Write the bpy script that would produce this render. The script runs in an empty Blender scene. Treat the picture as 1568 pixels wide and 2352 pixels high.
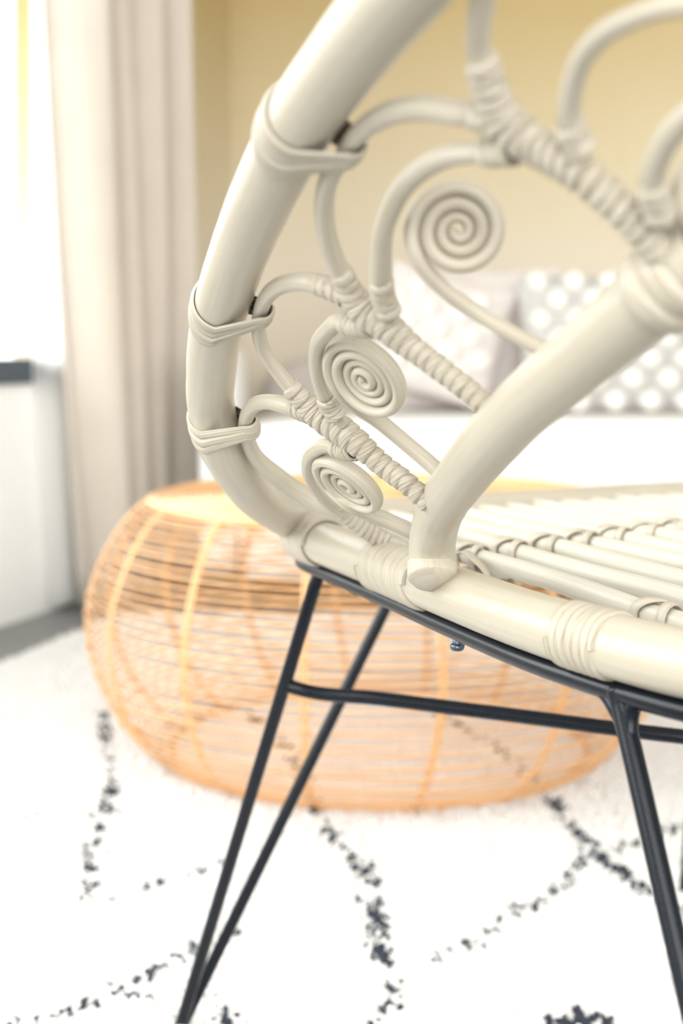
import bpy, math, random
import numpy as np
from mathutils import Vector, Matrix

random.seed(7)
rng = np.random.default_rng(7)
S = bpy.context.scene
COL = S.collection

# ------------------------------------------------------------------ camera
CAM_H = 0.56
FPX = 50.0 / 36.0 * 2352.0          # focal length in pixels of the 1568 x 2352 frame
HORIZON = 800.0
cd = bpy.data.cameras.new('camera')
cam = bpy.data.objects.new('camera', cd); COL.objects.link(cam)
cam.location = (0, 0, CAM_H); cam.rotation_euler = (math.pi/2, 0, 0)
cd.sensor_fit = 'VERTICAL'; cd.sensor_height = 36; cd.sensor_width = 24; cd.lens = 50
cd.shift_y = -(1176 - HORIZON) / 2352.0
cd.clip_start = 0.02; cd.clip_end = 60
cd.dof.use_dof = True; cd.dof.focus_distance = 0.755; cd.dof.aperture_fstop = 6.0
S.camera = cam

# ------------------------------------------------------------------ world, light, exposure
w = bpy.data.worlds.new('world'); S.world = w; w.use_nodes = True
bg = w.node_tree.nodes['Background']
bg.inputs[0].default_value = (0.98, 0.985, 1.0, 1); bg.inputs[1].default_value = 2.6
def area(name, loc, target, sx, sy, power, col=(1, 1, 1)):
    l = bpy.data.lights.new(name, 'AREA'); l.shape = 'RECTANGLE'; l.size = sx; l.size_y = sy
    l.energy = power; l.color = col
    o = bpy.data.objects.new(name, l); COL.objects.link(o); o.location = loc
    o.rotation_euler = (Vector(target) - Vector(loc)).to_track_quat('-Z', 'Y').to_euler()
    return o
# daylight falling through the long window on the left; added unseen fill light behind the camera
area('window_daylight', (-2.75, 1.15, 1.75), (0.2, 1.2, 0.4), 3.6, 2.0, 95, (1.0, 0.985, 0.95))
area('rear_fill_light', (0.3, -2.5, 1.7), (0.3, 2.2, 0.2), 3.6, 2.3, 96, (1.0, 0.985, 0.97))
S.view_settings.view_transform = 'Standard'; S.view_settings.look = 'None'
S.view_settings.exposure = 0.52; S.view_settings.gamma = 1; S.view_settings.use_curve_mapping = False
S.cycles.max_bounces = 10; S.cycles.diffuse_bounces = 6; S.cycles.use_denoising = True
S.cycles.sample_clamp_indirect = 6.0; S.cycles.caustics_reflective = False; S.cycles.caustics_refractive = False

# ------------------------------------------------------------------ helpers
def at(u, v, d):
    """the point of the room that the photograph shows at (u, v), d metres in front of the camera"""
    return Vector(((u - 784) / FPX * d, d, CAM_H - (v - HORIZON) / FPX * d))
def floor_at(u, v, Z=0.0):
    d = FPX * (CAM_H - Z) / (v - HORIZON)
    return at(u, v, d)
CA, SA = math.cos(math.radians(28)), math.sin(math.radians(28))
def L(r, f, z):                      # chair frame: r to its right, f to its front
    return Vector((r*CA - f*SA, r*SA + f*CA, z))
def wing_d(u, v):                    # the flared wing of the backrest is a plane
    return 1.0 / (1.28 + 0.0007*(u-490) - 0.0008*(v-850))
def wing(u, v, dd=0.0): return at(u, v, wing_d(u, v) + dd)
WN = Vector((2.287, 1.526, 2.614)).normalized()

def tag(o, label=None, cat=None, group=None, kind=None):
    if label: o['label'] = label
    if cat: o['category'] = cat
    if group: o['group'] = group
    if kind: o['kind'] = kind
    return o
def empty(name, loc, label, cat, group=None):
    o = bpy.data.objects.new(name, None); COL.objects.link(o); o.location = loc
    o.empty_display_size = 0.05
    return tag(o, label, cat, group)
def link(name, me, parent=None, label=None):
    o = bpy.data.objects.new(name, me); COL.objects.link(o)
    if parent is not None:
        o.parent = parent
        p = parent; t = Vector(p.location)
        while p.parent: p = p.parent; t += Vector(p.location)
        o.location = -t if not o.get('_local') else o.location
    if label: o['label'] = label
    return o
def mesh(name, vs, fs, m, smooth=True, uv=None):
    me = bpy.data.meshes.new(name)
    me.from_pydata([tuple(v) for v in vs], [], fs)
    me.materials.append(m)
    if smooth: me.polygons.foreach_set('use_smooth', [True]*len(me.polygons))
    if uv is not None:
        l = me.uv_layers.new(name='UVMap')
        idx = np.zeros(len(me.loops), dtype=np.int32); me.loops.foreach_get('vertex_index', idx)
        a = np.asarray(uv, dtype=np.float32)
        l.data.foreach_set('uv', a[idx].ravel())
    me.update(); return me

def cr(pts, n=8, closed=False):
    """centripetal-like Catmull-Rom through pts (tuples of any length)"""
    P = [np.array(p, dtype=float) for p in pts]; N = len(P); out = []
    segs = N if closed else N-1
    for i in range(segs):
        p1, p2 = P[i], P[(i+1) % N]
        p0 = P[(i-1) % N] if (closed or i > 0) else 2*p1 - p2
        p3 = P[(i+2) % N] if (closed or i < N-2) else 2*p2 - p1
        d1 = max(np.linalg.norm(p2[:3]-p1[:3]), 1e-9)
        d0 = max(np.linalg.norm(p1[:3]-p0[:3]), 1e-9); d2 = max(np.linalg.norm(p3[:3]-p2[:3]), 1e-9)
        m1 = (p2-p1)/d1 + (p1-p0)/d0 - (p2-p0)/(d0+d1)
        m2 = (p3-p2)/d2 + (p2-p1)/d1 - (p3-p1)/(d1+d2)
        m1 = m1*d1; m2 = m2*d1
        for k in range(n):
            t = k/n
            out.append((2*t**3-3*t*t+1)*p1 + (t**3-2*t*t+t)*m1 + (-2*t**3+3*t*t)*p2 + (t**3-t*t)*m2)
    if not closed: out.append(P[-1])
    return np.array(out)

def frames(P, closed=False, ref=None):
    n = len(P); T = np.zeros((n, 3))
    for i in range(n):
        a = P[(i-1) % n] if (closed or i > 0) else P[i]
        b = P[(i+1) % n] if (closed or i < n-1) else P[i]
        T[i] = (b-a)/max(np.linalg.norm(b-a), 1e-12)
    U = np.zeros((n, 3)); V = np.zeros((n, 3))
    if ref is None:
        r = np.array([0, 0, 1.0]) if abs(T[0][2]) < 0.9 else np.array([1.0, 0, 0])
        u = r - T[0]*r.dot(T[0]); u /= np.linalg.norm(u)
        for i in range(n):
            u = u - T[i]*u.dot(T[i]); u /= max(np.linalg.norm(u), 1e-9)
            U[i] = u; V[i] = np.cross(T[i], u)
    else:
        r = np.array(ref, dtype=float)
        for i in range(n):
            v = r - T[i]*r.dot(T[i]); v /= max(np.linalg.norm(v), 1e-9)
            V[i] = v; U[i] = np.cross(v, T[i])
    return T, U, V

def tube_geo(P, R, seg=16, closed=False, R2=None, ref=None, caps=True, wob=0.0):
    P = np.asarray(P)[:, :3]; n = len(P)
    R = np.broadcast_to(np.asarray(R, dtype=float), (n,)); R2 = R if R2 is None else np.broadcast_to(np.asarray(R2, dtype=float), (n,))
    T, U, V = frames(P, closed, ref)
    s = np.concatenate([[0], np.cumsum(np.linalg.norm(np.diff(P, axis=0), axis=1))])
    ph = random.random()*10
    vs, uv, fs = [], [], []
    for i in range(n):
        k = 1 + wob*math.sin(s[i]*70+ph) + wob*0.6*math.sin(s[i]*173+ph*2)
        for j in range(seg+1):
            a = 2*math.pi*j/seg
            vs.append(P[i] + U[i]*math.cos(a)*R[i]*k + V[i]*math.sin(a)*R2[i]*k)
            uv.append((s[i]+ph, j/seg*2*math.pi*float(R[0])))
    m = seg+1
    for i in range(n if closed else n-1):
        i2 = (i+1) % n
        for j in range(seg):
            fs.append((i*m+j, i*m+j+1, i2*m+j+1, i2*m+j))
    if caps and not closed:
        for i, sg in ((0, -1), (n-1, 1)):
            b = len(vs)
            for f_, h_ in ((0.8, 0.22), (0.0, 0.32)):
                if f_:
                    for j in range(m):
                        a = 2*math.pi*j/seg
                        vs.append(P[i] + U[i]*math.cos(a)*R[i]*f_ + V[i]*math.sin(a)*R2[i]*f_ + T[i]*sg*R[i]*h_)
                        uv.append((s[i]+ph, j/seg*0.02))
                    for j in range(seg):
                        q = (i*m+j, i*m+j+1, b+j+1, b+j)
                        fs.append(q if sg > 0 else q[::-1])
                else:
                    c = len(vs); vs.append(P[i] + T[i]*sg*R[i]*h_); uv.append((s[i]+ph, 0))
                    for j in range(seg):
                        q = (b+j, b+j+1, c)
                        fs.append(q if sg > 0 else q[::-1])
    return vs, fs, uv
def merge(geos):
    V, F, U = [], [], []
    for vs, fs, uv in geos:
        b = len(V); V += list(vs); U += list(uv); F += [tuple(x+b for x in f) for f in fs]
    return V, F, U
def tube(name, P, R, m, parent=None, label=None, **k):
    vs, fs, uv = tube_geo(P, R, **k)
    return link(name, mesh(name, vs, fs, m, True, uv), parent, label)

def winding_geo(P, A, B, pitch, m_over=1.16, ref=None, thick=0.0009, tilt=0.0, jit=0.12, steps=22):
    """one flat rattan strip wound as a helix round the path P (half widths A in the wing plane, B across it)"""
    P = np.asarray(P)[:, :3]; n = len(P)
    A = np.broadcast_to(np.asarray(A, dtype=float), (n,)); B = np.broadcast_to(np.asarray(B, dtype=float), (n,))
    T, U, V = frames(P, False, ref)
    s = np.concatenate([[0], np.cumsum(np.linalg.norm(np.diff(P, axis=0), axis=1))]); Ltot = s[-1]
    turns = max(2, int(round(Ltot/pitch)))
    offs = [random.uniform(-1, 1)*jit*pitch for _ in range(turns+2)]
    til = [tilt + random.uniform(-1, 1)*jit*pitch*1.3 for _ in range(turns+2)]
    lift = [random.uniform(0, 0.0004) for _ in range(turns+2)]
    NS = 7; prof = np.linspace(-0.5, 0.5, NS)
    vs, fs, uv = [], [], []
    tot = turns*steps; p0 = random.random()*10
    def samp(x):
        x = min(max(x, 0), Ltot); i = min(max(int(np.searchsorted(s, x))-1, 0), n-2)
        t = (x - s[i])/max(s[i+1]-s[i], 1e-9); return i, t
    for k in range(tot+1):
        th = 2*math.pi*k/steps; tn = k/steps; i0 = int(tn); fr = tn-i0
        def lerp(a): return a[i0]*(1-fr)+a[i0+1]*fr
        sc = lerp(offs) + tn*Ltot/turns
        wd = Ltot/turns*m_over
        for q, x in enumerate(prof):
            sx = sc + x*wd + lerp(til)*math.sin(th+0.6)
            sx = min(max(sx, 0), Ltot)
            i, t = samp(sx)
            c = P[i]*(1-t)+P[i+1]*t; u = U[i]*(1-t)+U[i+1]*t; v = V[i]*(1-t)+V[i+1]*t
            a = A[i]*(1-t)+A[i+1]*t; b = B[i]*(1-t)+B[i+1]*t
            h = thick*0.8*(1-abs(2*x)**5) + thick*0.8*(x+0.5) + lerp(lift)*0.6 + 0.0001
            if abs(x) == 0.5: h = -0.0004
            vs.append(c + u*math.cos(th)*(a+h) + v*math.sin(th)*(b+h))
            uv.append((k*2*math.pi/steps*float(A[0]+B[0])/2+p0, x*wd+tn*0.013))
    for k in range(tot):
        for q in range(NS-1):
            fs.append((k*NS+q, k*NS+q+1, (k+1)*NS+q+1, (k+1)*NS+q))
    return vs, fs, uv

# ------------------------------------------------------------------ materials
def nmat(name):
    m = bpy.data.materials.new(name); m.use_nodes = True
    nt = m.node_tree; b = nt.nodes['Principled BSDF']; return m, nt, b
def plain(name, col, rough=0.6, var=0.06, scale=30, bump=0.0, metallic=0.0, coord='Object'):
    m, nt, b = nmat(name); N = nt.nodes; K = nt.links
    tc = N.new('ShaderNodeTexCoord'); no = N.new('ShaderNodeTexNoise'); no.inputs['Scale'].default_value = scale
    no.inputs['Detail'].default_value = 4
    K.new(tc.outputs[coord], no.inputs['Vector'])
    r = N.new('ShaderNodeValToRGB')
    r.color_ramp.elements[0].position = 0.3; r.color_ramp.elements[1].position = 0.7
    r.color_ramp.elements[0].color = (*[c*(1-var) for c in col], 1); r.color_ramp.elements[1].color = (*[min(1, c*(1+var)) for c in col], 1)
    K.new(no.outputs['Fac'], r.inputs['Fac']); K.new(r.outputs['Color'], b.inputs['Base Color'])
    b.inputs['Roughness'].default_value = rough; b.inputs['Metallic'].default_value = metallic
    if bump:
        bp = N.new('ShaderNodeBump'); bp.inputs['Strength'].default_value = bump; bp.inputs['Distance'].default_value = 0.002
        K.new(no.outputs['Fac'], bp.inputs['Height']); K.new(bp.outputs['Normal'], b.inputs['Normal'])
    return m
def rattan(name, c0, c1, c2, rough=0.36, fine=2600, strength=0.35, coarse=420, dist=0.0006, dark=(0.30, 0.24, 0.16), dk=0.25):
    """painted rattan: grain lines that run along the strand (UV u = metres along it, v = metres round it)"""
    m, nt, b = nmat(name); N = nt.nodes; K = nt.links
    uvn = N.new('ShaderNodeUVMap'); uvn.uv_map = 'UVMap'
    def stretched(su, sv, det):
        mp = N.new('ShaderNodeMapping'); mp.inputs['Scale'].default_value = (su, sv, 1)
        K.new(uvn.outputs['UV'], mp.inputs['Vector'])
        no = N.new('ShaderNodeTexNoise'); no.inputs['Scale'].default_value = 1; no.inputs['Detail'].default_value = det
        K.new(mp.outputs['Vector'], no.inputs['Vector']); return no
    a = stretched(14, fine, 2); c = stretched(9, coarse, 3)
    r = N.new('ShaderNodeValToRGB'); e = r.color_ramp.elements
    e[0].position = 0.28; e[0].color = (*c0, 1); e[1].position = 0.72; e[1].color = (*c2, 1)
    x = e.new(0.5); x.color = (*c1, 1)
    K.new(c.outputs['Fac'], r.inputs['Fac'])
    r2 = N.new('ShaderNodeValToRGB'); r2.color_ramp.elements[0].position = 0.36; r2.color_ramp.elements[1].position = 0.49
    r2.color_ramp.elements[0].color = (dk, dk, dk, 1); r2.color_ramp.elements[1].color = (0, 0, 0, 1)
    K.new(a.outputs['Fac'], r2.inputs['Fac'])
    mx = N.new('ShaderNodeMix'); mx.data_type = 'RGBA'
    K.new(r2.outputs['Color'], mx.inputs[0]); K.new(r.outputs['Color'], mx.inputs[6]); mx.inputs[7].default_value = (*dark, 1)
    K.new(mx.outputs[2], b.inputs['Base Color'])
    ad = N.new('ShaderNodeMath'); ad.operation = 'ADD'; K.new(a.outputs['Fac'], ad.inputs[0]); K.new(c.outputs['Fac'], ad.inputs[1])
    bp = N.new('ShaderNodeBump'); bp.inputs['Strength'].default_value = strength; bp.inputs['Distance'].default_value = dist
    K.new(ad.outputs[0], bp.inputs['Height']); K.new(bp.outputs['Normal'], b.inputs['Normal'])
    b.inputs['Roughness'].default_value = rough
    b.inputs['Coat Weight'].default_value = 0.0; b.inputs['Specular IOR Level'].default_value = 0.4; b.inputs['Coat Roughness'].default_value = 0.25
    return m
M_POLE = rattan('cream_painted_pole', (0.404, 0.361, 0.283), (0.430, 0.386, 0.307), (0.456, 0.414, 0.336), rough=0.36, strength=0.12, dk=0.08, fine=1800, coarse=260)
M_CANE = rattan('cream_painted_cane', (0.400, 0.355, 0.275), (0.439, 0.395, 0.316), (0.473, 0.433, 0.357), rough=0.42, strength=0.5, dk=0.30, fine=1500)
M_STRIP = rattan('cream_painted_strip', (0.413, 0.366, 0.287), (0.447, 0.403, 0.324), (0.482, 0.437, 0.361), rough=0.46, strength=1.0, fine=1050, coarse=500, dk=0.50, dist=0.0009)
M_SEATC = rattan('pale_seat_cane', (0.469, 0.436, 0.357), (0.510, 0.480, 0.407), (0.550, 0.525, 0.454), rough=0.5, strength=0.3, dk=0.12)
M_SOOT = plain('dark_gap', (0.06, 0.045, 0.03), 0.9)
M_STEEL = plain('black_powder_coated_steel', (0.004, 0.006, 0.010), 0.27, var=0.25, scale=900, bump=0.015)
M_STEEL.node_tree.nodes['Principled BSDF'].inputs['Specular IOR Level'].default_value = 0.24
M_SCREW = plain('screw_steel', (0.10, 0.12, 0.15), 0.3, metallic=0.8)

# ------------------------------------------------------------------ the room
def box_geo(x0, x1, y0, y1, z0, z1):
    vs = [(x, y, z) for x in (x0, x1) for y in (y0, y1) for z in (z0, z1)]
    fs = [(0, 1, 3, 2), (4, 6, 7, 5), (0, 4, 5, 1), (2, 3, 7, 6), (0, 2, 6, 4), (1, 5, 7, 3)]
    return vs, fs, [(0, 0)]*8
def struct(name, geo, m, bevel=0.0):
    vs, fs, uv = geo
    o = link(name, mesh(name, vs, fs, m, False)); o['kind'] = 'structure'; return o

M_FLOOR = plain('grey_floor', (0.20, 0.205, 0.20), 0.45, var=0.12, scale=3, bump=0.1)
M_WHITE = plain('white_paint', (0.88, 0.88, 0.86), 0.6, var=0.01)
M_CEIL = plain('white_ceiling', (0.84, 0.84, 0.82), 0.8, var=0.01)
# far wall colour: ochre at the top, fading to cream lower down
M_OCHRE, nt, b = nmat('ochre_to_cream_wall')
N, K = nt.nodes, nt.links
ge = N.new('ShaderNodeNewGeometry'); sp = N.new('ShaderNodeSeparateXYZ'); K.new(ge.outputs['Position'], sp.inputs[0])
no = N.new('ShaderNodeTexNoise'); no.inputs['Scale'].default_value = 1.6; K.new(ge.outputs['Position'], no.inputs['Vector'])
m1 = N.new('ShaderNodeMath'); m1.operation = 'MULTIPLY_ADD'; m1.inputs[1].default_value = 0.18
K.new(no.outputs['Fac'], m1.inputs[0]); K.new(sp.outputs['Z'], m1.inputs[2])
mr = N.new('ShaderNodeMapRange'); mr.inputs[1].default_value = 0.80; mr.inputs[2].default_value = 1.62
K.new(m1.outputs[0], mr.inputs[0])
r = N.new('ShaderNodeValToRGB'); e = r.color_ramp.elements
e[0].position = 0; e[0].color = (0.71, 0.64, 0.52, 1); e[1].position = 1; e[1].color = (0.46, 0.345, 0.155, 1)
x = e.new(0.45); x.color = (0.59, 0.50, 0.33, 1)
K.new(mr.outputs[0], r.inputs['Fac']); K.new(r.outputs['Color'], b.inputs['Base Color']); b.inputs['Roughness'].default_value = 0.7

H = 2.6
struct('floor', box_geo(-3.4, 3.2, -2.8, 4.1, -0.1, 0.0), M_FLOOR)
struct('ceiling', box_geo(-3.4, 3.2, -2.8, 4.1, H, H+0.1), M_CEIL)
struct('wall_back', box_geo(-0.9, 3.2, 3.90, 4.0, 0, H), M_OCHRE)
struct('wall_right', box_geo(3.1, 3.2, -2.8, 4.0, 0, H), M_WHITE)
# rear wall with a wide opening added to let the fill light in
struct('wall_front', merge([box_geo(-3.4, -1.5, -2.8, -2.7, 0, H), box_geo(2.3, 3.2, -2.8, -2.7, 0, H), box_geo(-1.5, 2.3, -2.8, -2.7, 2.35, H)]), M_WHITE)
# window wall on the left, it runs along WD from W0
W0 = Vector((-0.686, 2.86, 0)); WD = Vector((0.343, 0.9393, 0)).normalized(); WO = Vector((-WD.y, WD.x, 0))   # WO points out of the room
def wbox(t0, t1, o0, o1, z0, z1):
    vs = []
    for t in (t0, t1):
        for o in (o0, o1):
            for z in (z0, z1): vs.append(W0 + WD*t + WO*o + Vector((0, 0, z)))
    return vs, [(0, 1, 3, 2), (4, 6, 7, 5), (0, 4, 5, 1), (2, 3, 7, 6), (0, 2, 6, 4), (1, 5, 7, 3)], [(0, 0)]*8
SILL = 0.487
wl = struct('wall_left', merge([wbox(0.30, 1.3, 0, 0.12, 0, H), wbox(-6.0, 0.30, 0, 0.12, 0, SILL), wbox(-6.0, -3.3, 0, 0.12, SILL, H), wbox(-3.3, 0.30, 0, 0.12, 2.3, H)]), M_WHITE)
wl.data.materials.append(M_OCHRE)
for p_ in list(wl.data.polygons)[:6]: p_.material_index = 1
M_FRAME = plain('anthracite_frame', (0.055, 0.075, 0.095), 0.45)
wf = struct('window_1', merge([wbox(-3.3, 0.30, -0.012, 0.07, SILL, SILL+0.052), wbox(-3.3, 0.30, 0.0, 0.07, 2.25, 2.3), wbox(-3.3, -3.25, 0, 0.07, SILL, 2.3), wbox(-1.75, -1.70, 0, 0.07, SILL, 2.3)]), M_FRAME)
mg, nt, b = nmat('window_glass'); b.inputs['Base Color'].default_value = (0.9, 0.95, 0.95, 1); b.inputs['Roughness'].default_value = 0.02
tp_ = nt.nodes.new('ShaderNodeBsdfTransparent'); tp_.inputs[0].default_value = (0.97, 0.985, 0.98, 1)
mxg = nt.nodes.new('ShaderNodeMixShader'); mxg.inputs[0].default_value = 0.06      # a thin clear pane: mostly see-through, faintly glossy
nt.links.new(tp_.outputs[0], mxg.inputs[1]); nt.links.new(b.outputs[0], mxg.inputs[2])
nt.links.new(mxg.outputs[0], nt.nodes['Material Output'].inputs['Surface'])
b.inputs['Transmission Weight'].default_value = 1.0; b.inputs['IOR'].default_value = 1.0
for t0, t1 in ((-3.25, -1.75), (-1.70, 0.30)):
    vs, fs, uv = wbox(t0, t1, 0.030, 0.036, SILL+0.052, 2.25)
    link('pane', mesh('pane', vs, fs, mg, False), wf)

# ------------------------------------------------------------------ curtain
M_CURT = plain('greige_curtain', (0.58, 0.52, 0.445), 0.85, var=0.03, scale=8)
nt = M_CURT.node_tree; b = nt.nodes['Principled BSDF']
b.inputs['Sheen Weight'].default_value = 0.2
tr = nt.nodes.new('ShaderNodeBsdfTranslucent'); tr.inputs[0].default_value = (0.80, 0.72, 0.62, 1)
mxs = nt.nodes.new('ShaderNodeMixShader'); mxs.inputs[0].default_value = 0.05
nt.links.new(b.outputs[0], mxs.inputs[1]); nt.links.new(tr.outputs[0], mxs.inputs[2])
nt.links.new(mxs.outputs[0], nt.nodes['Material Output'].inputs['Surface'])
def drape(name, m, te, folds, amp, off0, n=220, ripple=0.004, hem=0.012, solid=True):
    vs, fs = [], []; NZ = 30
    for k in range(NZ+1):
        z = hem + (2.5-hem)*k/NZ
        for i in range(n+1):
            q = i/n; a, b_ = te(z); t = a + (b_-a)*q
            am = amp*(0.8+0.2*math.sin(q*7+1.0))
            ph = 2*math.pi*(q*folds + 0.10*math.sin(1.3*z+q*4))
            off = am*(math.sin(ph)+0.22*math.sin(2*ph+0.8)) + ripple*math.sin(2*math.pi*q*folds*3.3+z*1.1)
            p = W0 + WD*(t + 0.014*math.cos(ph)) + WO*(off0 + off); vs.append((p.x, p.y, z))
    for k in range(NZ):
        for i in range(n):
            a = k*(n+1)+i; fs.append((a, a+1, a+n+2, a+n+1))
    o = link(name, mesh(name, vs, fs, m))
    if solid: so = o.modifiers.new('thick', 'SOLIDIFY'); so.thickness = 0.0015
    return o
cu = drape('curtain', M_CURT, lambda z: (0.185-0.105*min(z, 1.5), 0.635-0.035*min(z, 1.5)), 4.3, 0.052, -0.105)
tag(cu, 'floor-length greige curtain hanging in soft folds beside the window', 'curtain')
M_BACKLIT, nt, b = nmat('backlit_curtain_white'); b.inputs['Base Color'].default_value = (0.93, 0.93, 0.92, 1); b.inputs['Roughness'].default_value = 0.9  # separate white panel, added so the curtain's backlit edge turns out bright
no = nt.nodes.new('ShaderNodeTexNoise'); no.inputs['Scale'].default_value = 40
bp = nt.nodes.new('ShaderNodeBump'); bp.inputs['Strength'].default_value = 0.1; nt.links.new(no.outputs['Fac'], bp.inputs['Height']); nt.links.new(bp.outputs['Normal'], b.inputs['Normal'])
tr = nt.nodes.new('ShaderNodeBsdfTranslucent'); tr.inputs[0].default_value = (0.98, 0.98, 0.97, 1)
mxs = nt.nodes.new('ShaderNodeMixShader'); mxs.inputs[0].default_value = 0.82
nt.links.new(b.outputs[0], mxs.inputs[1]); nt.links.new(tr.outputs[0], mxs.inputs[2])
nt.links.new(mxs.outputs[0], nt.nodes['Material Output'].inputs['Surface'])
sh = drape('backlit_curtain_edge', M_BACKLIT, lambda z: (0.139 - 0.134*min(z, 0.5), 0.36), 2.4, 0.010, -0.030, n=50, ripple=0.002, hem=0.02, solid=False)
tag(sh, 'narrow white panel added as the bright backlit edge of the greige curtain', 'curtain')

# ------------------------------------------------------------------ rug
def line_floor(pts): return [floor_at(u, v, 0.012) for u, v in pts]
LINES = [
 (1.0, 0.0085, [(238, 1640), (243, 1700), (250, 1760), (260, 1815), (240, 1880), (212, 1960), (207, 2030), (197, 2090)]),
 (0.5, 0.006, [(197, 2090), (260, 2070), (330, 2045), (390, 2022), (460, 2000), (560, 1955), (650, 1920), (740, 1888)]),
 (0.8, 0.010, [(20, 2362), (110, 2335), (160, 2318), (250, 2290), (300, 2260), (375, 2217), (450, 2182), (530, 2150)]),
 (0.9, 0.007, [(270, 2255), (300, 2280), (335, 2294)]),
 (0.7, 0.007, [(490, 2280), (525, 2310), (515, 2352), (520, 2420)]),
 (1.0, 0.0125, [(725, 1878), (760, 1915), (790, 1945), (830, 2000), (850, 2060), (865, 2110), (872, 2180), (890, 2225)]),
 (0.75, 0.009, [(890, 2225), (960, 2212), (1020, 2190), (1080, 2172), (1140, 2130), (1200, 2095), (1260, 2060), (1300, 2020), (1335, 1985), (1372, 1962)]),
 (1.0, 0.0105, [(1230, 1810), (1262, 1838), (1300, 1882), (1340, 1930), (1380, 1970), (1420, 2005), (1480, 2045), (1545, 2080), (1640, 2130)]),
 (0.8, 0.009, [(1372, 1965), (1450, 1945), (1540, 1910), (1600, 1885), (1700, 1850)]),
 (1.0, 0.014, [(1285, 2362), (1315, 2340), (1345, 2330), (1372, 2350), (1400, 2400)]),
 (0.35, 0.006, [(20, 1885), (60, 1880), (100, 1868), (150, 1850)]),
 (0.8, 0.010, [(725, 1878), (700, 1800), (640, 1700), (560, 1640)]),
 (0.8, 0.010, [(1230, 1810), (1150, 1730), (1080, 1680), (1000, 1640)]),
 (0.8, 0.010, [(890, 2225), (900, 2300), (860, 2400)]),
]
segs = []
for dens, wd_, pts in LINES:
    q = cr([tuple(p) for p in line_floor(pts)], 5)
    for a, b_ in zip(q[:-1], q[1:]): segs.append((a[0], a[1], b_[0], b_[1], dens, wd_))
segs = np.array(segs)
E0 = floor_at(0, 1540); ED = (floor_at(190, 1460)-E0).normalized()
RX, RY0, RY1 = 1.75, 0.75, 2.94
def rug_left(y): return E0.x + (y-E0.y)*ED.x/ED.y
M_RUGW = plain('ivory_wool', (0.90, 0.89, 0.875), 0.95, var=0.03, scale=12)
M_RUGD = plain('charcoal_wool', (0.035, 0.042, 0.06), 0.95, var=0.3, scale=200)
rug = empty('rug', (0.3, 2.0, 0), 'ivory shag rug with broken charcoal diamond lines under the chair and the pouf', 'rug')
bv = []
for z in (0.0, 0.0105):
    for (x, y) in ((rug_left(RY0), RY0), (RX, RY0), (RX, RY1), (rug_left(RY1), RY1)): bv.append((x, y, z+0.0005))
link('backing', mesh('backing', bv, [(3, 2, 1, 0), (4, 5, 6, 7), (0, 1, 5, 4), (1, 2, 6, 5), (2, 3, 7, 6), (3, 0, 4, 7)], M_RUGW, False), rug)
def scatter(step):
    ys = np.arange(RY0, RY1, step); xs = np.arange(rug_left(RY0)-0.1, RX, step)
    X, Y = np.meshgrid(xs, ys); X = X.ravel() + rng.uniform(-.5, .5, X.size)*step; Y = Y.ravel() + rng.uniform(-.5, .5, Y.size)*step
    return X, Y
near_ = lambda X, Y: np.abs(X) < 0.24*Y + 0.16       # the middle of the rug has the finer pile
Xa, Ya = scatter(0.0060); k_ = near_(Xa, Ya) & (Ya > 1.05); Xa, Ya = Xa[k_], Ya[k_]
Xb, Yb = scatter(0.0110); k_ = ~(near_(Xb, Yb) & (Yb > 1.05)); Xb, Yb = Xb[k_], Yb[k_]
X, Y = np.concatenate([Xa, Xb]), np.concatenate([Ya, Yb]); SZ = np.concatenate([np.full(Xa.size, 0.72), np.full(Xb.size, 1.25)])
keep = X > E0.x + (Y-E0.y)*ED.x/ED.y
SZ = SZ[keep]
X, Y = X[keep], Y[keep]
best = np.full(X.size, 9.0); dn = np.zeros(X.size)
for x0, y0, x1, y1, de, wd_ in segs:
    dx, dy = x1-x0, y1-y0; l2 = dx*dx+dy*dy+1e-12
    t = np.clip(((X-x0)*dx+(Y-y0)*dy)/l2, 0, 1)
    dist = np.hypot(X-x0-t*dx, Y-y0-t*dy)/(wd_*0.72)
    up = dist < best; best[up] = dist[up]; dn[up] = de
blot = np.sin(X*61+3*np.sin(Y*43))*np.sin(Y*57+2*np.sin(X*37))
darkm = (best + rng.normal(0, .28, X.size) < 1.0) & (rng.random(X.size) < dn*(0.62+0.55*blot))
def tufts(X, Y, m, name, k=1.0, sz=None):
    n = X.size
    h = rng.uniform(0.0065, 0.0110, n)*k; wv = rng.uniform(0.0050, 0.0078, n)*sz
    a0 = rng.uniform(0, math.pi, n); lx = rng.normal(0, .005, n); ly = rng.normal(-.002, .005, n)
    base = np.stack([X, Y], 1)
    V = np.zeros((n, 8, 3))
    for j in range(4):
        a = a0 + j*math.pi/2
        V[:, j, 0] = X + np.cos(a)*wv; V[:, j, 1] = Y + np.sin(a)*wv; V[:, j, 2] = 0.006
        V[:, 4+j, 0] = X + lx + np.cos(a+.4)*wv*.5; V[:, 4+j, 1] = Y + ly + np.sin(a+.4)*wv*.5; V[:, 4+j, 2] = 0.006+h
    q = np.array([[0, 1, 5, 4], [1, 2, 6, 5], [2, 3, 7, 6], [3, 0, 4, 7], [4, 5, 6, 7]])
    F = (np.arange(n)[:, None, None]*8 + q[None]).reshape(-1, 4)
    me = bpy.data.meshes.new(name); me.vertices.add(n*8); me.vertices.foreach_set('co', V.ravel())
    me.loops.add(F.size); me.loops.foreach_set('vertex_index', F.ravel().astype(np.int32))
    me.polygons.add(len(F)); me.polygons.foreach_set('loop_start', np.arange(0, F.size, 4, dtype=np.int32))
    me.materials.append(m); me.update(calc_edges=True); me.validate()
    o = link(name, me, rug); o['kind'] = 'stuff'; return o
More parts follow.
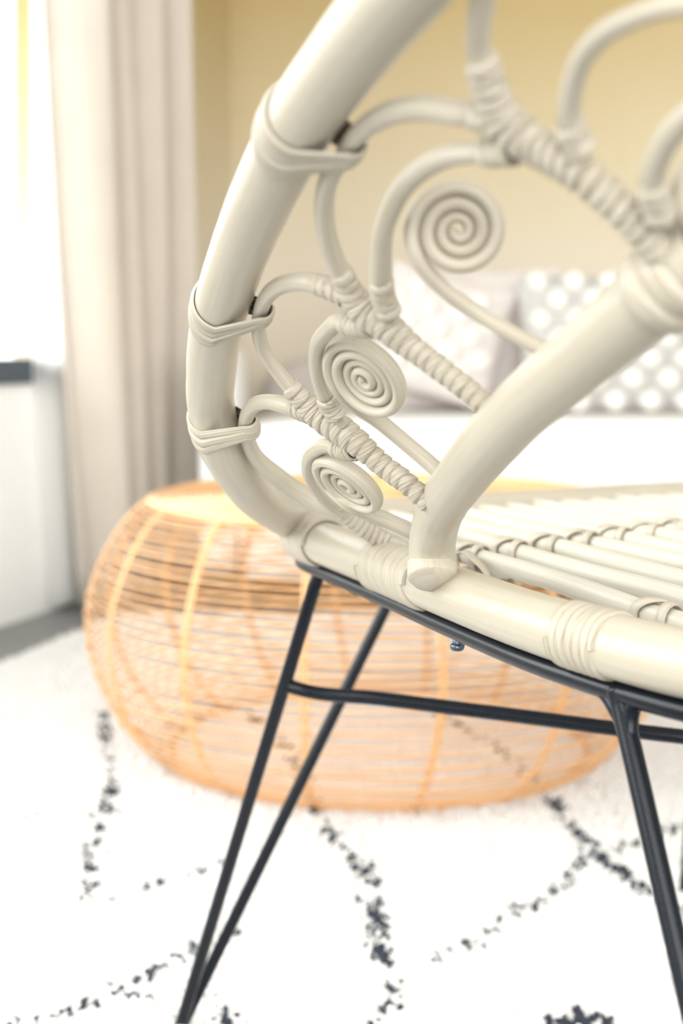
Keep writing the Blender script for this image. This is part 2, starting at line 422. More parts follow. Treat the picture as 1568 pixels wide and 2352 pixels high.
tufts(X[~darkm], Y[~darkm], M_RUGW, 'pile', 1.0, SZ[~darkm])
tufts(X[darkm], Y[darkm], M_RUGD, 'pattern_yarn', 1.12, SZ[darkm])['label'] = 'charcoal yarn drawing thin broken diamond lines'
RT = 0.010     # height at which things stand in the pile

# ------------------------------------------------------------------ wicker pouf
M_WICK = rattan('honey_wicker', (0.66, 0.36, 0.15), (0.75, 0.44, 0.21), (0.84, 0.58, 0.34), rough=0.38, strength=0.4, dark=(0.35, 0.16, 0.05), dk=0.2)
PC = Vector((0.050, 1.97, 0))
pouf = empty('pouf', PC, 'round honey-coloured open wicker pouf standing on the rug behind the chair legs', 'pouf')
prof = [(0.292, 0.012), (0.318, 0.030), (0.352, 0.065), (0.382, 0.12), (0.397, 0.18), (0.395, 0.225), (0.378, 0.275), (0.350, 0.322), (0.325, 0.348), (0.308, 0.357)]
pp = cr([(a, 0, z) for a, z in prof], 10)
ps = np.concatenate([[0], np.cumsum(np.linalg.norm(np.diff(pp, axis=0), axis=1))])
def prof_at(s_): return np.interp(s_, ps, pp[:, 0]), np.interp(s_, ps, pp[:, 2])
NR = 40
for k in range(NR):
    s_ = ps[-1]*(k+0.3)/(NR-0.4); rr, zz = prof_at(s_)
    ph = random.random()*6
    P = []
    for j in range(64):
        a = 2*math.pi*j/64
        wv = 0.0018*math.sin(a*8+math.pi*(k % 2))
        P.append(PC + Vector(((rr+wv)*math.cos(a), (rr+wv)*math.sin(a), zz + 0.0012*math.sin(a*3+ph))))
    tube('weave_strand', [tuple(p) for p in P], 0.00155+0.0003*random.random(), M_WICK, pouf, seg=6, closed=True)
NRIB = 16
for k in range(NRIB):
    a = 2*math.pi*(k+0.28)/NRIB
    g = []
    for dr in (-0.0026, 0.0026):
        P = []
        for q in range(0, len(pp), 3):
            rr, zz = pp[q, 0]-0.001, pp[q, 2]; tw = 0.05*math.sin(zz*8)
            c, s_ = math.cos(a+tw), math.sin(a+tw)
            P.append(PC + Vector((rr*c - dr*s_, rr*s_ + dr*c, zz)))
        g.append(tube_geo([tuple(p) for p in P], 0.0024, seg=6))
    vs, fs, uv = merge(g); link('rib', mesh('rib', vs, fs, M_WICK, True, uv), pouf)
for k in range(34):                                            # coiled lid
    rr = 0.306 - k*0.0089
    if rr < 0.012: break
    P = [tuple(PC + Vector((rr*math.cos(a), rr*math.sin(a), 0.3565 + 0.004*(1-(rr/0.306)**2) + 0.0008*math.sin(a*8+math.pi*(k % 2))))) for a in np.linspace(0, 2*math.pi, 56, endpoint=False)]
    tube('lid_strand', P, 0.0042, M_WICK, pouf, seg=6, closed=True)
for k in range(NRIB//2):
    a = math.pi*(k+0.28)/(NRIB//2)
    P = [tuple(PC + Vector((t*math.cos(a), t*math.sin(a), 0.352))) for t in np.linspace(-0.315, 0.315, 12)]
    tube('lid_spoke', P, 0.0032, M_WICK, pouf, seg=6)
P = [tuple(PC + Vector((0.284*math.cos(a), 0.284*math.sin(a), 0.012))) for a in np.linspace(0, 2*math.pi, 64, endpoint=False)]
tube('foot_ring', P, 0.0062, M_WICK, pouf, seg=8, closed=True)
P = [tuple(PC + Vector((0.312*math.cos(a), 0.312*math.sin(a), 0.352))) for a in np.linspace(0, 2*math.pi, 64, endpoint=False)]
tube('lid_rim', P, 0.0068, M_WICK, pouf, seg=8, closed=True)

# ------------------------------------------------------------------ sofa and its pillows
def pad_geo(cx, cy, cz, sx, sy, sz, e=0.35, nu=28, nv=14, rz=0.0, rx=0.0):
    """superellipsoid cushion"""
    def sp_(v, p): return math.copysign(abs(v)**p, v)
    M_ = Matrix.Rotation(rz, 3, 'Z') @ Matrix.Rotation(rx, 3, 'X')
    vs, fs = [], []
    for i in range(nv+1):
        ph = -math.pi/2 + math.pi*i/nv
        for j in range(nu):
            th = 2*math.pi*j/nu
            v = Vector((sx*sp_(math.cos(ph), e)*sp_(math.cos(th), e), sy*sp_(math.cos(ph), e)*sp_(math.sin(th), e), sz*sp_(math.sin(ph), e)))
            vs.append(M_ @ v + Vector((cx, cy, cz)))
    for i in range(nv):
        for j in range(nu):
            j2 = (j+1) % nu; fs.append((i*nu+j, i*nu+j2, (i+1)*nu+j2, (i+1)*nu+j))
    return vs, fs, [(0, 0)]*len(vs)
M_SOFA = plain('white_sofa_fabric', (0.80, 0.79, 0.785), 0.9, var=0.02, scale=60, bump=0.2)
M_BACK = plain('greige_sofa_back', (0.521, 0.474, 0.442), 0.9, var=0.03, scale=5)
M_BLUSH = plain('blush_linen', (0.651, 0.598, 0.570), 0.9, var=0.02, scale=20)
M_NET = plain('grey_net_base', (0.464, 0.452, 0.432), 0.9, var=0.05, scale=40)
M_BOB = plain('cream_wool_bobble', (0.704, 0.682, 0.642), 0.95, var=0.03, scale=80)
sofa = empty('sofa', (0.9, 3.3, 0), 'low white sofa with a greige back along the ochre wall behind the pouf', 'sofa')
def part(name, geo, m, parent, smooth=True, bev=0.0, label=None):
    vs, fs, uv = geo
    o = link(name, mesh(name, vs, fs, m, smooth), parent, label)
    if bev:
        bm_ = o.modifiers.new('b', 'BEVEL'); bm_.width = bev; bm_.segments = 3
    return o
part('seat_cushion', pad_geo(1.05, 3.27, 0.330, 1.27, 0.29, 0.080, 0.22), M_SOFA, sofa)
part('base', box_geo(-0.215, 2.34, 2.99, 3.54, 0.07, 0.25), M_SOFA, sofa, bev=0.02)
part('backrest', pad_geo(1.07, 3.66, 0.30, 1.28, 0.10, 0.252, 0.25), M_BACK, sofa)
part('arm', pad_geo(-0.262, 3.19, 0.315, 0.042, 0.20, 0.245, 0.3), M_SOFA, sofa)
for (x, y) in ((-0.17, 3.04), (2.26, 3.04), (-0.17, 3.48), (2.26, 3.5)):
    part('leg', tube_geo([(x, y, 0.006), (x, y, 0.075)], [0.016, 0.022], seg=12), M_STEEL, sofa)

def pillow(name, c, w_, h_, rot, lean, m, label, bobbles=None, size=0.021, group=None, th=0.06):
    o = empty(name, c, label, 'pillow', group)
    vs, fs = [], []
    nu = 18
    def pt(u, v, s):
        b_ = th*((1-abs(u)**2.6)*(1-abs(v)**2.6))**0.5
        e_ = 1-0.06*(abs(u*v))
        pin = 1 + 0.035*(u*u*v*v) - 0.02
        return Vector((u*w_/2*pin*(1-0.05*(1-v*v)*0), -s*b_, v*h_/2*pin))
    Mx = Matrix.Rotation(lean, 3, 'X') @ Matrix.Rotation(rot, 3, 'Y')
    for s in (1, -1):
        for i in range(nu+1):
            for j in range(nu+1):
                vs.append(Vector(c) + Mx @ pt(-1+2*j/nu, -1+2*i/nu, s))
    off = (nu+1)**2
    for i in range(nu):
        for j in range(nu):
            a = i*(nu+1)+j; q = (a, a+1, a+nu+2, a+nu+1); fs.append(q); fs.append(tuple(off+x for x in q[::-1]))
    link('cover', mesh('cover', vs, fs, m, True), o)
    if bobbles:
        px, pz = bobbles
        bmv, bmf, _ = pad_geo(0, 0, 0, size, size*0.62, size*0.95, 1.0, 10, 6)
        bme = mesh('bobble', bmv, bmf, M_BOB, True)
        nr = int(h_/pz/2)+1; nc = int(w_/px/2)+1
        for i in range(-2*nr, 2*nr+1):
            for j in range(-nc-1, nc+2):
                x = (j + (0.5 if i % 2 else 0))*px; z = i*pz
                u, v = x/(w_/2), z/(h_/2)
                if abs(u) > 0.93 or abs(v) > 0.93: continue
                bo = bpy.data.objects.new('bobble', bme); COL.objects.link(bo); bo.parent = o
                bo.location = Mx @ (pt(u, v, 1) + Vector((0, -0.004, 0)))
                bo.rotation_euler = Mx.to_euler()
    return o
pillow('pillow', (0.665, 3.30, 0.572), 0.50, 0.32, 0.0, -0.22, M_NET, 'grey net pillow covered in cream wool bobbles, right end of the sofa', (0.083, 0.0475), 0.0285, None, 0.05)
pillow('pillow', (0.225, 3.30, 0.592), 0.29, 0.29, 0.28, -0.25, M_BLUSH, 'blush pillow with cream bobbles standing tilted on its corner, left on the sofa', (0.075, 0.045), 0.0235, None, 0.05)
pillow('pillow', (0.33, 3.44, 0.585), 0.40, 0.34, 0.0, -0.15, M_BLUSH, 'plain blush linen pillow upright between the two bobbled pillows', None, 0, None, 0.05)

# ================================================================== THE CHAIR
chair = empty('rattan_chair', L(0.71, 0.64, 0), 'cream-painted rattan lounge chair with scrolled wing back on black steel legs', 'chair')
MID = 0.71
def mirror(pts):   # pts in chair frame (r, f, z) up to the middle; returns the whole symmetric path
    return pts + [(2*MID-r, f, z) for r, f, z in pts[-2::-1]]
def toL(p):
    return (p[0]*CA + p[1]*SA, -p[0]*SA + p[1]*CA, p[2])

# ---- seat rim
RIMZ = 0.424; RR = 0.0150
left = [(0.71, 0.278), (0.62, 0.285), (0.52, 0.315), (0.452, 0.388), (0.4195, 0.4734), (0.4150, 0.5522), (0.4262, 0.6676), (0.4408, 0.7674), (0.4550, 0.8800),
        (0.4645, 0.935), (0.489, 0.974), (0.53, 0.993), (0.583, 0.9965), (0.66, 0.9965)]
right = [(2*MID-r, f) for r, f in left[::-1]]
ring = left + [(0.71, 0.997)] + right[:-1]
RING = cr([tuple(L(r, f, RIMZ)) for r, f in ring], 10, closed=True)
tube('seat_rim', RING, RR, M_POLE, chair, seg=36, closed=True, wob=0.004)
FRZ = 0.4035
FR = cr([tuple(L(r, f, FRZ)) for r, f in ring], 10, closed=True)
tube('frame_rail', FR, 0.0052, M_STEEL, chair, seg=20, closed=True)

def nearest(path, u, v):
    best_, bi = 1e9, 0
    for i, p in enumerate(path):
        if p[1] <= 0.05: continue
        du = 784 + FPX*p[0]/p[1] - u; dv = HORIZON + FPX*(CAM_H-p[2])/p[1] - v
        if du*du+dv*dv < best_: best_ = du*du+dv*dv; bi = i
    return bi
def sub(path, i0, i1, n=24):
    if i0 > i1: i0, i1 = i1, i0
    q = path[i0:i1+1]
    x = np.linspace(0, len(q)-1, n)
    return np.stack([np.interp(x, np.arange(len(q)), q[:, k]) for k in range(3)], 1)
DENSE = cr([tuple(p) for p in RING], 6, closed=True)

# ---- outer and inner hoops
def hoop(pxs, extra):
    P = [at(u, v, d if d else wing_d(u, v)) for u, v, d in pxs]
    loc = [toL(p) for p in P] + extra
    return cr([tuple(L(*q)) for q in mirror(loc)], 12)
OUT = hoop([(712, 1212, 1.075), (677, 1199, 1.045), (640, 1178, 1.0), (594, 1146, 0.955), (557, 1103, 0.905), (523, 1052, 0.868), (503, 1009, 0.848), (486, 940, 0), (485, 855, 0), (493, 772, 0),
            (507, 708, 0), (534, 622, 0), (575, 515, 0), (629, 396, 0), (698, 264, 0), (772, 160, 0), (851, 58, 0), (980, -90, 0), (1120, -235, 0)],
           [(0.335, 0.215, 0.86), (0.50, 0.115, 1.02), (0.71, 0.075, 1.075)])
HR = 0.0138
def taper(path, f0, f1, k=10):
    return HR
tube('outer_hoop', OUT, HR, M_POLE, chair, seg=36, wob=0.006)
INN = hoop([(993, 1322, 0.782), (992, 1290, 0.782), (993, 1245, 0.777), (1001, 1200, 0.762), (1023, 1146, 0.728), (1056, 1102, 0.69), (1096, 1050, 0.648), (1141, 998, 0.608), (1220, 917, 0.567), (1309, 841, 0.533), (1375, 787, 0.512), (1431, 741, 0.494), (1528, 664, 0.467)],
           [(0.395, 0.275, 0.655), (0.53, 0.205, 0.735), (0.71, 0.175, 0.775)])
IR = np.full(len(INN), 0.0128)
tube('inner_hoop', INN, IR, M_POLE, chair, seg=36, wob=0.006)
# collar at the foot of the inner hoop
cpath = cr([tuple(at(993, 1329, 0.775)), tuple(at(992.5, 1316, 0.777)), tuple(at(992, 1300, 0.780)), tuple(at(992.5, 1287, 0.781))], 6)
cr_ = 0.0128 + np.interp(np.linspace(0, 1, len(cpath)), [0, 0.06, 0.2, 0.9, 1], [0.0002, 0.0009, 0.0010, 0.0010, 0.0002])
tube('hoop_collar', cpath, cr_, M_CANE, chair, seg=32)

# ---- canes of the wing. widths in pixels of the photograph, turned into metres at their depth
def cane(name, pts, parent=chair, m=M_CANE, flat=1.0, n=8):
    P = []
    for q in pts:
        u, v, wpx = q[:3]; d = wing_d(u, v) + (q[3] if len(q) > 3 else 0)
        p = at(u, v, d); P.append((p.x, p.y, p.z, wpx/2*d/FPX))
    C = cr(P, n)
    return tube(name, C[:, :3], C[:, 3], m, parent, seg=18, R2=C[:, 3]*flat, ref=WN, wob=0.012)
cane('petal_cane', [(1190, 265, 44, .006), (1130, 262, 58, .003), (1070, 262, 60), (981, 248, 60), (904, 258, 57), (858, 279, 54), (822, 309, 50), (798, 342, 44), (778, 375, 44), (757, 408, 47), (746, 452, 47), (745, 500, 48), (754, 555, 50), (772, 606, 50), (792, 645, 46), (815, 680, 38)])
cane('petal_cane', [(840, 705, 36, .004), (775, 668, 44, .002), (730, 652, 48), (672, 648, 45), (634, 661, 41), (612, 683, 38), (599, 712, 34), (594, 757, 34), (604, 801, 34), (630, 843, 34), (657, 878, 36), (690, 915, 34), (720, 945, 30)])
cane('petal_cane', [(740, 958, 32, .004), (700, 945, 40, .002), (668, 934, 43), (622, 923, 38), (591, 927, 36), (572, 944, 35), (564, 970, 33, .0), (570, 1012, 35, .005), (590, 1052, 38, .015), (627, 1087, 42, .03), (675, 1123, 44, .05), (720, 1152, 46, .06), (775, 1178, 42, .065), (810, 1196, 36, .068)])
cane('petal_cane', [(1150, 250, 50, .004), (1112, 170, 56), (1098, 118, 57), (1101, 50, 60), (1112, -10, 60), (1140, -85, 58), (1190, -150, 56), (1260, -190, 56)])
cane('petal_cane', [(1340, 370, 44, .006), (1322, 310, 52), (1308, 262, 54), (1314, 202, 53), (1335, 138, 54), (1385, 78, 55), (1461, 37, 54), (1540, 14, 54), (1620, 12, 54), (1690, 50, 52)])
cane('petal_cane', [(1515, 500, 50, .006), (1502, 450, 60), (1498, 405, 62), (1514, 355, 60), (1548, 299, 60), (1605, 248, 60), (1680, 215, 60)])
cane('inner_petal_cane', [(1170, 352, 40, .004), (1120, 349, 52), (1086, 350, 54), (1019, 361, 54), (968, 390, 52), (924, 432, 50), (897, 482, 48), (880, 535, 47), (875, 590, 50), (874, 640, 52), (880, 690, 44), (890, 730, 36)])
cane('inner_petal_cane', [(835, 755, 32, .004), (787, 740, 40), (754, 759, 40), (732, 786, 37), (725, 824, 34), (733, 872, 38), (748, 910, 41), (765, 945, 34), (790, 975, 28)])
cane('inner_petal_cane', [(805, 1045, 26, .004), (785, 1033, 30), (758, 1024, 34), (726, 1033, 34), (708, 1055, 29), (706, 1083, 27), (718, 1113, 26, .01), (744, 1146, 26, .03), (766, 1166, 26, .05), (795, 1188, 22, .062)])

# ---- wrapped stems: core + one helical strip
def stem(pts, pitch, flat=0.72, tilt=0.0, ddef=0.0, over=1.16, thick=0.0006, core=True, jit=0.14):
    P = []
    for q in pts:
        u, v, wpx = q[:3]; d = wing_d(u, v) + ddef + (q[3] if len(q) > 3 else 0)
        p = at(u, v, d); P.append((p.x, p.y, p.z, wpx/2*d/FPX))
    C = cr(P, 10); A = C[:, 3]-thick*1.2; B = np.clip(A*flat, 0.0042, 0.0068+A*0.1)
    g = winding_geo(C[:, :3], A, B, pitch, over, WN, thick, tilt, jit)
    o = link('binding', mesh('binding', *g[:2], M_STRIP, True, g[2]), chair)
    if core:
        tube('wrapped_stem', C[:, :3], A-0.0002, M_CANE, chair, seg=16, R2=B-0.0002, ref=WN)
    return o
stem([(1104, 132, 72), (1112, 165, 80), (1128, 215, 90), (1152, 268, 112), (1188, 308, 118), (1235, 338, 104), (1290, 368, 100), (1340, 402, 98), (1390, 446, 86), (1440, 492, 84), (1490, 545, 88), (1532, 600, 84)], 0.0043, tilt=0.0010, thick=0.0013)
stem([(1306, 276, 64), (1314, 305, 68), (1336, 345, 74)], 0.0044, core=False)
stem([(1497, 418, 72), (1504, 450, 76), (1518, 495, 80)], 0.0044, core=False)
stem([(1078, 262, 66, -.002), (1112, 272, 70, -.002), (1150, 295, 78, -.002)], 0.0048, core=False)
stem([(1098, 349, 58, -.001), (1135, 352, 64, -.001), (1178, 345, 70, -.001)], 0.0048, core=False)
stem([(783, 622, 54), (794, 650, 66), (810, 682, 82), (842, 716, 98), (878, 742, 96), (915, 774, 84), (955, 806, 72), (1005, 843, 64), (1060, 885, 62), (1100, 918, 60), (1128, 942, 58)], 0.0047, tilt=0.0012)
stem([(722, 652, 52, -.001), (752, 660, 54, -.001), (792, 678, 60, -.001)], 0.0042, core=False)
stem([(874, 642, 56, -.002), (878, 675, 58, -.002), (892, 715, 62, -.002)], 0.0044, core=False)
stem([(784, 741, 46, -.001), (812, 748, 52, -.001), (850, 748, 58, -.001)], 0.0042, core=False)
stem([(664, 885, 44), (684, 908, 54), (712, 938, 72), (748, 966, 84), (785, 990, 86), (818, 1015, 78), (850, 1044, 68), (885, 1074, 64), (925, 1103, 62), (960, 1133, 60), (985, 1155, 58)], 0.0057, tilt=0.0014, thick=0.0008)
stem([(672, 936, 46, -.001), (700, 946, 54, -.001), (732, 958, 62, -.001)], 0.0042, core=False)
stem([(748, 910, 46, -.002), (756, 930, 50, -.002), (775, 955, 58, -.002)], 0.0038, core=False)
stem([(762, 1025, 38, -.001), (785, 1034, 44, -.001), (812, 1036, 50, -.001)], 0.0038, core=False)
stem([(768, 1152, 40, .06), (790, 1177, 50, .065), (825, 1204, 57, .07), (865, 1230, 56, .075), (905, 1252, 52, .078), (945, 1272, 46, .07)], 0.0044)

# ---- scrolls
def scroll(c, d, semi, axis, ratio, phi0, turns, w0, w1, tail, tilt_sign=-1, hgt=1.15):
    """flat coil of cane: c centre pixel, semi outer half axis in pixels, axis image direction of the long axis"""
    ax = Vector((axis[0], axis[1])).normalized()
    a = Vector((ax.x, 0, -ax.y)); k = math.sqrt(max(0, 1-ratio*ratio))
    b_ = Vector((ax.y*ratio, tilt_sign*k, ax.x*ratio))
    C0 = at(c[0], c[1], d); R = semi*d/FPX; nrm = a.cross(b_)
    pts = []
    for (u, v, dd) in tail:
        p = at(u, v, dd); pts.append((p.x, p.y, p.z, w0*0.5))
    r_ = R - w0/2; steps = int(turns*26)
    th = math.radians(phi0)
    for i in range(steps+1):
        q = i/steps; wd = w0*(1-q)+w1*q
        p = C0 + a*(r_*math.cos(th)) + b_*(r_*math.sin(th)) + nrm*(0.0009*math.sin(q*9))
        pts.append((p.x, p.y, p.z, wd*0.5))
        th -= 2*math.pi/26; r_ -= (wd*0.965)/26
        if r_ < 0.0016: break
    nt_ = len(tail)
    C = cr(pts[:nt_+3], 8)[:-1].tolist(); C = np.array(C + cr(pts[nt_+2:], 2).tolist())
    o = tube('scroll', C[:, :3], C[:, 3], M_CANE, chair, seg=14, R2=C[:, 3]*hgt, ref=nrm, wob=0.01)
    return o
scroll((1052, 530), 0.552, 129, (1, 0.25), 0.985, 205+14, 4.6, 0.0066, 0.0036,
       [(1262, 806, .556), (1235, 795, .559), (1160, 757, .563), (1085, 712, .565), (1020, 665, .562)])
scroll((843, 870), 0.668, 122, (0.70, 0.715), 0.62, 248, 4.4, 0.0060, 0.0040,
       [(1010, 1085, .705), (985, 1063, .706), (925, 1012, .705), (868, 965, .70), (812, 925, .692)], hgt=1.5)
scroll((804, 1113), 0.776, 105, (0.79, 0.62), 0.43, 246, 4.4, 0.0062, 0.0044,
       [(960, 1229, .80), (935, 1216, .80), (890, 1196, .80), (845, 1178, .797), (795, 1152, .79)], hgt=1.5)
scroll((1668, 430), 0.435, 130, (1, 0.2), 0.98, 219, 4.2, 0.0060, 0.0036, [(1860, 700, .43), (1790, 650, .435), (1700, 600, .44), (1630, 545, .438)])

# ---- bindings that tie the petals to the outer hoop
def hoop_loop(u, v, cu_, cv_, n, wstrip, rcane=0.0052, skew=0.0):
    i = nearest(OUT, u, v); H0 = Vector(OUT[i]); T = (Vector(OUT[i+2])-Vector(OUT[i-2])).normalized()
    Cc = wing(cu_, cv_); e1 = (Cc-H0); slide = e1.dot(T); e1 = e1 - T*slide; D = e1.length; e1.normalize()
    e2 = T.cross(e1)
    R1, R2_ = HR+0.0006, rcane
    be = math.acos(max(-1, min(1, (R1-R2_)/D)))
    g = []
    for k in range(n):
        off = (k-(n-1)/2)*wstrip*0.86; ph = random.uniform(-1, 1)*0.0010
        P = []
        for j in range(49):
            q = j/48
            a = be + (2*math.pi-2*be)*q
            P.append(H0 + e1*(R1*math.cos(a)) + e2*(R1*math.sin(a)) + T*(off*(0.8+0.35*math.sin(a)**2) - 0.0040*math.sin(a)**2 + 0.002*(1-math.cos(a)) + ph*math.sin(a*2)))
        C1 = H0 + e1*D
        for j in range(1, 20):
            a = -be + 2*be*j/20
            P.append(C1 + e1*(R2_*math.cos(a)) + e2*(R2_*math.sin(a)) + T*(slide*0.75 + off*0.45))
        # straight runs between the two arcs come from the closed path itself; soften
        P = np.array([tuple(p) for p in P])
        P = P[:-1] if np.linalg.norm(P[0]-P[-1]) < 1e-6 else P
        Cn = P.mean(axis=0)
        # frame: strip lies flat, its width along T
        n_ = len(P); vs, fs, uv = [], [], []; s_ = 0
        prof_ = [(-.5, -0.0004), (-.42, .0005), (-.22, .0010), (0, .0012), (.22, .0010), (.42, .0005), (.5, -0.0004)]
        for j in range(n_+1):
            p = P[j % n_]; nx = P[(j+1) % n_]; pv = P[(j-1) % n_]
            if j: s_ += np.linalg.norm(P[j % n_]-P[(j-1) % n_])
            t = nx-pv; t /= max(np.linalg.norm(t), 1e-9)
            o_ = np.cross(np.array(T), t); o_ /= max(np.linalg.norm(o_), 1e-9)
            if o_.dot(p-Cn) < 0: o_ = -o_
            for a, h in prof_:
                vs.append(p + np.array(T)*a*wstrip + o_*(h+0.0004*(k % 2))); uv.append((s_+k, a*wstrip))
        for j in range(n_):
            for q in range(6): fs.append((j*7+q, j*7+q+1, (j+1)*7+q+1, (j+1)*7+q))
        g.append((vs, fs, uv))
    vs, fs, uv = merge(g)
    link('hoop_binding', mesh('hoop_binding', vs, fs, M_STRIP, True, uv), chair)
hoop_loop(700, 305, 805, 330, 4, 0.0068)
hoop_loop(508, 712, 603, 702, 4, 0.0068)
hoop_loop(487, 975, 568, 965, 3, 0.0066)

# ---- bindings round the seat rim and the inner hoop
def ring_binding(path, i0, i1, R, pitch, closed_tube=True, thick=0.0011, over=1.12, jit=0.18, name='binding', tilt=0.0):
    q = sub(path, i0, i1, 30)
    g = winding_geo(q, R, R, pitch, over, (0, 0, 1), thick, tilt, jit, 36)
    return link(name, mesh(name, *g[:2], M_STRIP, True, g[2]), chair)
ring_binding(DENSE, nearest(DENSE, 1310, 1462), nearest(DENSE, 1418, 1494), RR+0.0003, 0.0060, thick=0.0008, jit=0.08, over=1.04)
ring_binding(DENSE, nearest(DENSE, 705, 1215), nearest(DENSE, 750, 1248), RR+0.0014, 0.016, thick=0.0012, jit=0.03)
ring_binding(DENSE, nearest(DENSE, 872, 1300), nearest(DENSE, 985, 1345), RR+0.0006, 0.013, thick=0.0012, jit=0.1, tilt=0.004)
DI = cr([tuple(p) for p in INN], 4)
ring_binding(DI, nearest(DI, 1512, 678), nearest(DI, 1640, 590), 0.0146, 0.0075, thick=0.0012)

# ---- seat canes, cross bars and lashings
CZ = 0.4262
def rcane(m, f): return MID + m*(0.0285 + (0.985-f)*0.0254)
def rim_f(r, back):                    # where a cane meets the rim
    pts = [toL(p) for p in RING[::3]]
    best_ = None
    for a, b_ in zip(pts, pts[1:]+pts[:1]):
        if (a[0]-r)*(b_[0]-r) <= 0 and abs(a[0]-b_[0]) > 1e-9:
            f = a[1] + (b_[1]-a[1])*(r-a[0])/(b_[0]-a[0])
            if back == (f < 0.7): best_ = f
    return best_
for m_ in range(-7, 8):
    f1 = 0.985
    fb = 0.76 if abs(m_) == 7 else 0.30
    for _ in range(4):
        rb = rcane(m_, fb); t = rim_f(rb, True)
        if t is not None and abs(m_) < 7: fb = t
    P = [tuple(L(rcane(m_, f) + 0.0006*math.sin(f*30+m_), f, CZ + 0.0007*math.sin(f*21+m_*2))) for f in np.linspace(f1, fb, 24)]
    tube('seat_cane', P, 0.0064, M_SEATC, chair, seg=14, wob=0.02)
def side_r(f):
    pts = [toL(p) for p in RING]
    rs = [a[0] + (b_[0]-a[0])*(f-a[1])/(b_[1]-a[1]) for a, b_ in zip(pts, pts[1:]+pts[:1]) if (a[1]-f)*(b_[1]-f) <= 0 and abs(a[1]-b_[1]) > 1e-9]
    return min(rs), max(rs)
def tie_f(r, f0): return f0 + (r-0.50)*0.20 if f0 > 0.7 and r < MID else f0 + (MID-0.50)*0.20*(f0 > 0.7)
for f0 in (0.765, 0.548):
    a, b_ = side_r(f0)
    P = [tuple(L(r, tie_f(r, f0), CZ-0.0110)) for r in np.linspace(a, b_, 20)]
    tube('cross_bar', P, 0.0060, M_CANE, chair, seg=12)
    for m_ in range(-6, 7):
        f = f0
        for _ in range(3): f = tie_f(rcane(m_, f), f0)
        r = rcane(m_, f); c = L(r, f, CZ)
        t = (L(rcane(m_, f+0.01), f+0.01, CZ) - L(rcane(m_, f-0.01), f-0.01, CZ)).normalized(); sd = t.cross(Vector((0, 0, 1)))
        g = []
        for sh, sk in ((-0.0060, 0.003), (0.0050, -0.0110)):
            P = []
            for j in range(26):
                a_ = 2*math.pi*j/26; zz = math.sin(a_)*0.0080; xx = math.cos(a_)*0.0078
                if math.sin(a_) < 0: zz *= 2.4
                P.append(tuple(c + sd*xx + Vector((0, 0, zz)) + t*(sh + sk*math.cos(a_)*1.0)))
            g.append(tube_geo(P, 0.0011, seg=8, closed=True, R2=0.0042, ref=tuple(t)))
        vs, fs, uv = merge(g); link('lashing', mesh('lashing', vs, fs, M_STRIP, True, uv), chair)
# extra diagonal strip that ties the first bar to the rim beside the hoop foot
P = [at(1052, 1270, .90), at(1066, 1268, .893), at(1090, 1285, .875), at(1118, 1318, .855), at(1130, 1340, .85)]
tube('lashing', cr([tuple(p) for p in P], 8), 0.0009, M_STRIP, chair, seg=8, R2=0.0042, ref=(0.4, 0.9, 0.0))

# ---- steel legs and stretchers
RL = 0.0049
foot_fl = floor_at(407, 2378, 0.004); top_a = Vector((-0.0152, 1.012, FRZ)); top_b = Vector((0.064, 1.170, FRZ))
foot_fr = floor_at(1568, 2062, 0.006)
def rod(a, b_, n=16): return [tuple(a + (b_-a)*t) for t in np.linspace(0, 1, n)]
def hairpin(A, B, foot, name='leg'):
    f1 = foot + (A-foot)*0.030 + Vector((0, 0, 0.0)); f2 = foot + (B-foot)*0.030
    k1 = foot + (A-foot)*0.006; k2 = foot + (B-foot)*0.006
    pts = [A] + [A+(f1-A)*t for t in (0.25, 0.5, 0.75, 0.93)] + [f1, k1, (k1+k2)/2 - Vector((0, 0, 0.002)), k2, f2] + [f2+(B-f2)*t for t in (0.07, 0.25, 0.5, 0.75)] + [B]
    g1 = tube_geo(cr([tuple(p) for p in pts], 5), RL, seg=18)
    return g1
# front left leg (the hairpin in the middle of the photograph)
vs, fs, uv = hairpin(top_a, top_b, foot_fl); leg1 = link('leg', mesh('leg', vs, fs, M_STEEL, True, uv), chair)
# front right leg, mirrored
mir = lambda p: L(2*MID - toL(p)[0], toL(p)[1], p[2])
vs, fs, uv = hairpin(mir(top_a), L(0.925, 0.9985, FRZ), foot_fr); leg2 = link('leg', mesh('leg', vs, fs, M_STEEL, True, uv), chair)
# rear left leg, nearest to the camera
i_rl = nearest(FR, 1411, 1600); tp = Vector(FR[i_rl]); dmid = 0.592; md = at(1567, 2233, dmid)
dirv = (md-tp); k = (RT-tp.z)/dirv.z; foot_rl = tp + dirv*k
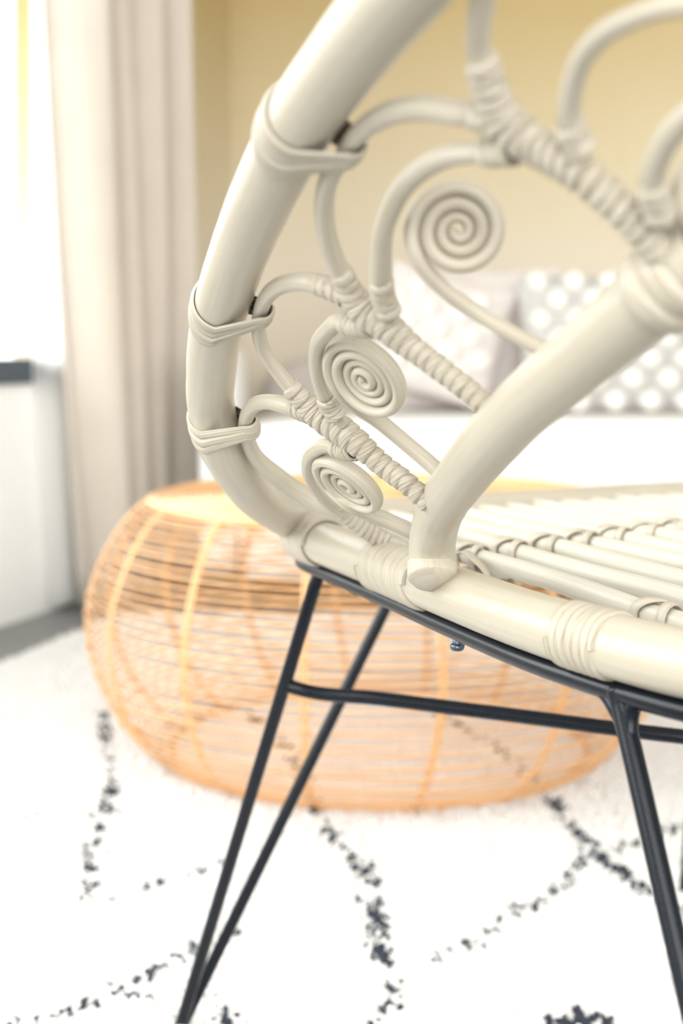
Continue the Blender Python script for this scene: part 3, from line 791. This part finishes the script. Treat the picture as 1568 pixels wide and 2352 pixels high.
# blend to a weld fillet at the top
pts = [tp + Vector((0, 0, 0.001)), tp + dirv*0.06, tp+dirv*0.3, tp+dirv*0.6, md, tp+dirv*(k*0.8), foot_rl]
Pr = cr([tuple(p) for p in pts], 8)
rad = np.interp(np.arange(len(Pr)), [0, 3, 7, 12, len(Pr)], [0.0058, 0.0054, 0.0050, RL, RL])
tpb = L(0.56, 0.30, FRZ)
g = merge([tube_geo(Pr, rad, seg=20), tube_geo(rod(tpb, foot_rl), RL, seg=18)])
link('leg', mesh('leg', *g[:2], M_STEEL, True, g[2]), chair)
g = merge([tube_geo(rod(mir(tp), mir(foot_rl)), RL, seg=18), tube_geo(rod(mir(tpb), mir(foot_rl)), RL, seg=18)])
link('leg', mesh('leg', *g[:2], M_STEEL, True, g[2]), chair)
# weld fillets at the near leg
g = []
dl = dirv.normalized()
for s_, e_ in ((-1, 0.013), (1, 0.011)):
    dirr = (Vector(FR[(i_rl+2) % len(FR)])-Vector(FR[i_rl-2])).normalized()*s_
    pts = [tp + dirr*e_*1.25, tp + dirr*e_*0.75 + dl*0.0035, tp + dirr*0.0048 + dl*e_*0.75, tp + dirr*0.001 + dl*e_*1.5]
    g.append(tube_geo(cr([tuple(p) for p in pts], 5), 0.0040, seg=12))
g = merge(g); link('weld', mesh('weld', *g[:2], M_STEEL, True, g[2]), chair)
# cross stretchers
zs = 0.3045
def on(a, b_, z): return a + (b_-a)*((z-a.z)/(b_.z-a.z))
sA = on(top_a, foot_fl, zs+0.006); sB = on(mir(tp), mir(foot_rl), zs)
P0 = at(676, 1580, 1.043); P1 = at(1568, 1692, 0.936)
pts = [sA, sA + (P0-sA)*0.45 + Vector((0, 0, 0.0015)), P0, P0+(P1-P0)*0.25, P0+(P1-P0)*0.6, P1, sB]
tube('stretcher', cr([tuple(p) for p in pts], 8), 0.0050, M_STEEL, chair, seg=16)
sC = on(mir(top_a), foot_fr, zs-0.010); sD = on(tpb, foot_rl, zs-0.010)
tube('stretcher', rod(sC, sD), 0.0050, M_STEEL, chair, seg=16)
# screw that fixes the rim to the rail, and its lug
sc = floor_at(1050, 1447, FRZ)
g = merge([tube_geo([tuple(sc - Vector((0, 0, 0.0045))), tuple(sc - Vector((0, 0, 0.0085)))], [0.0022, 0.0032], seg=12), tube_geo([tuple(sc - Vector((0, 0, 0.0085))), tuple(sc - Vector((0, 0, 0.0105)))], [0.0042, 0.0038], seg=12)])
link('screw', mesh('screw', *g[:2], M_SCREW, True, g[2]), chair)
g = tube_geo([tuple(sc + Vector((0, 0, 0.0015))), tuple(sc + Vector((0, 0, 0.0085)))], [0.0036, 0.0026], seg=12)
link('screw_shank', mesh('screw_shank', *g[:2], M_STEEL, True, g[2]), chair)
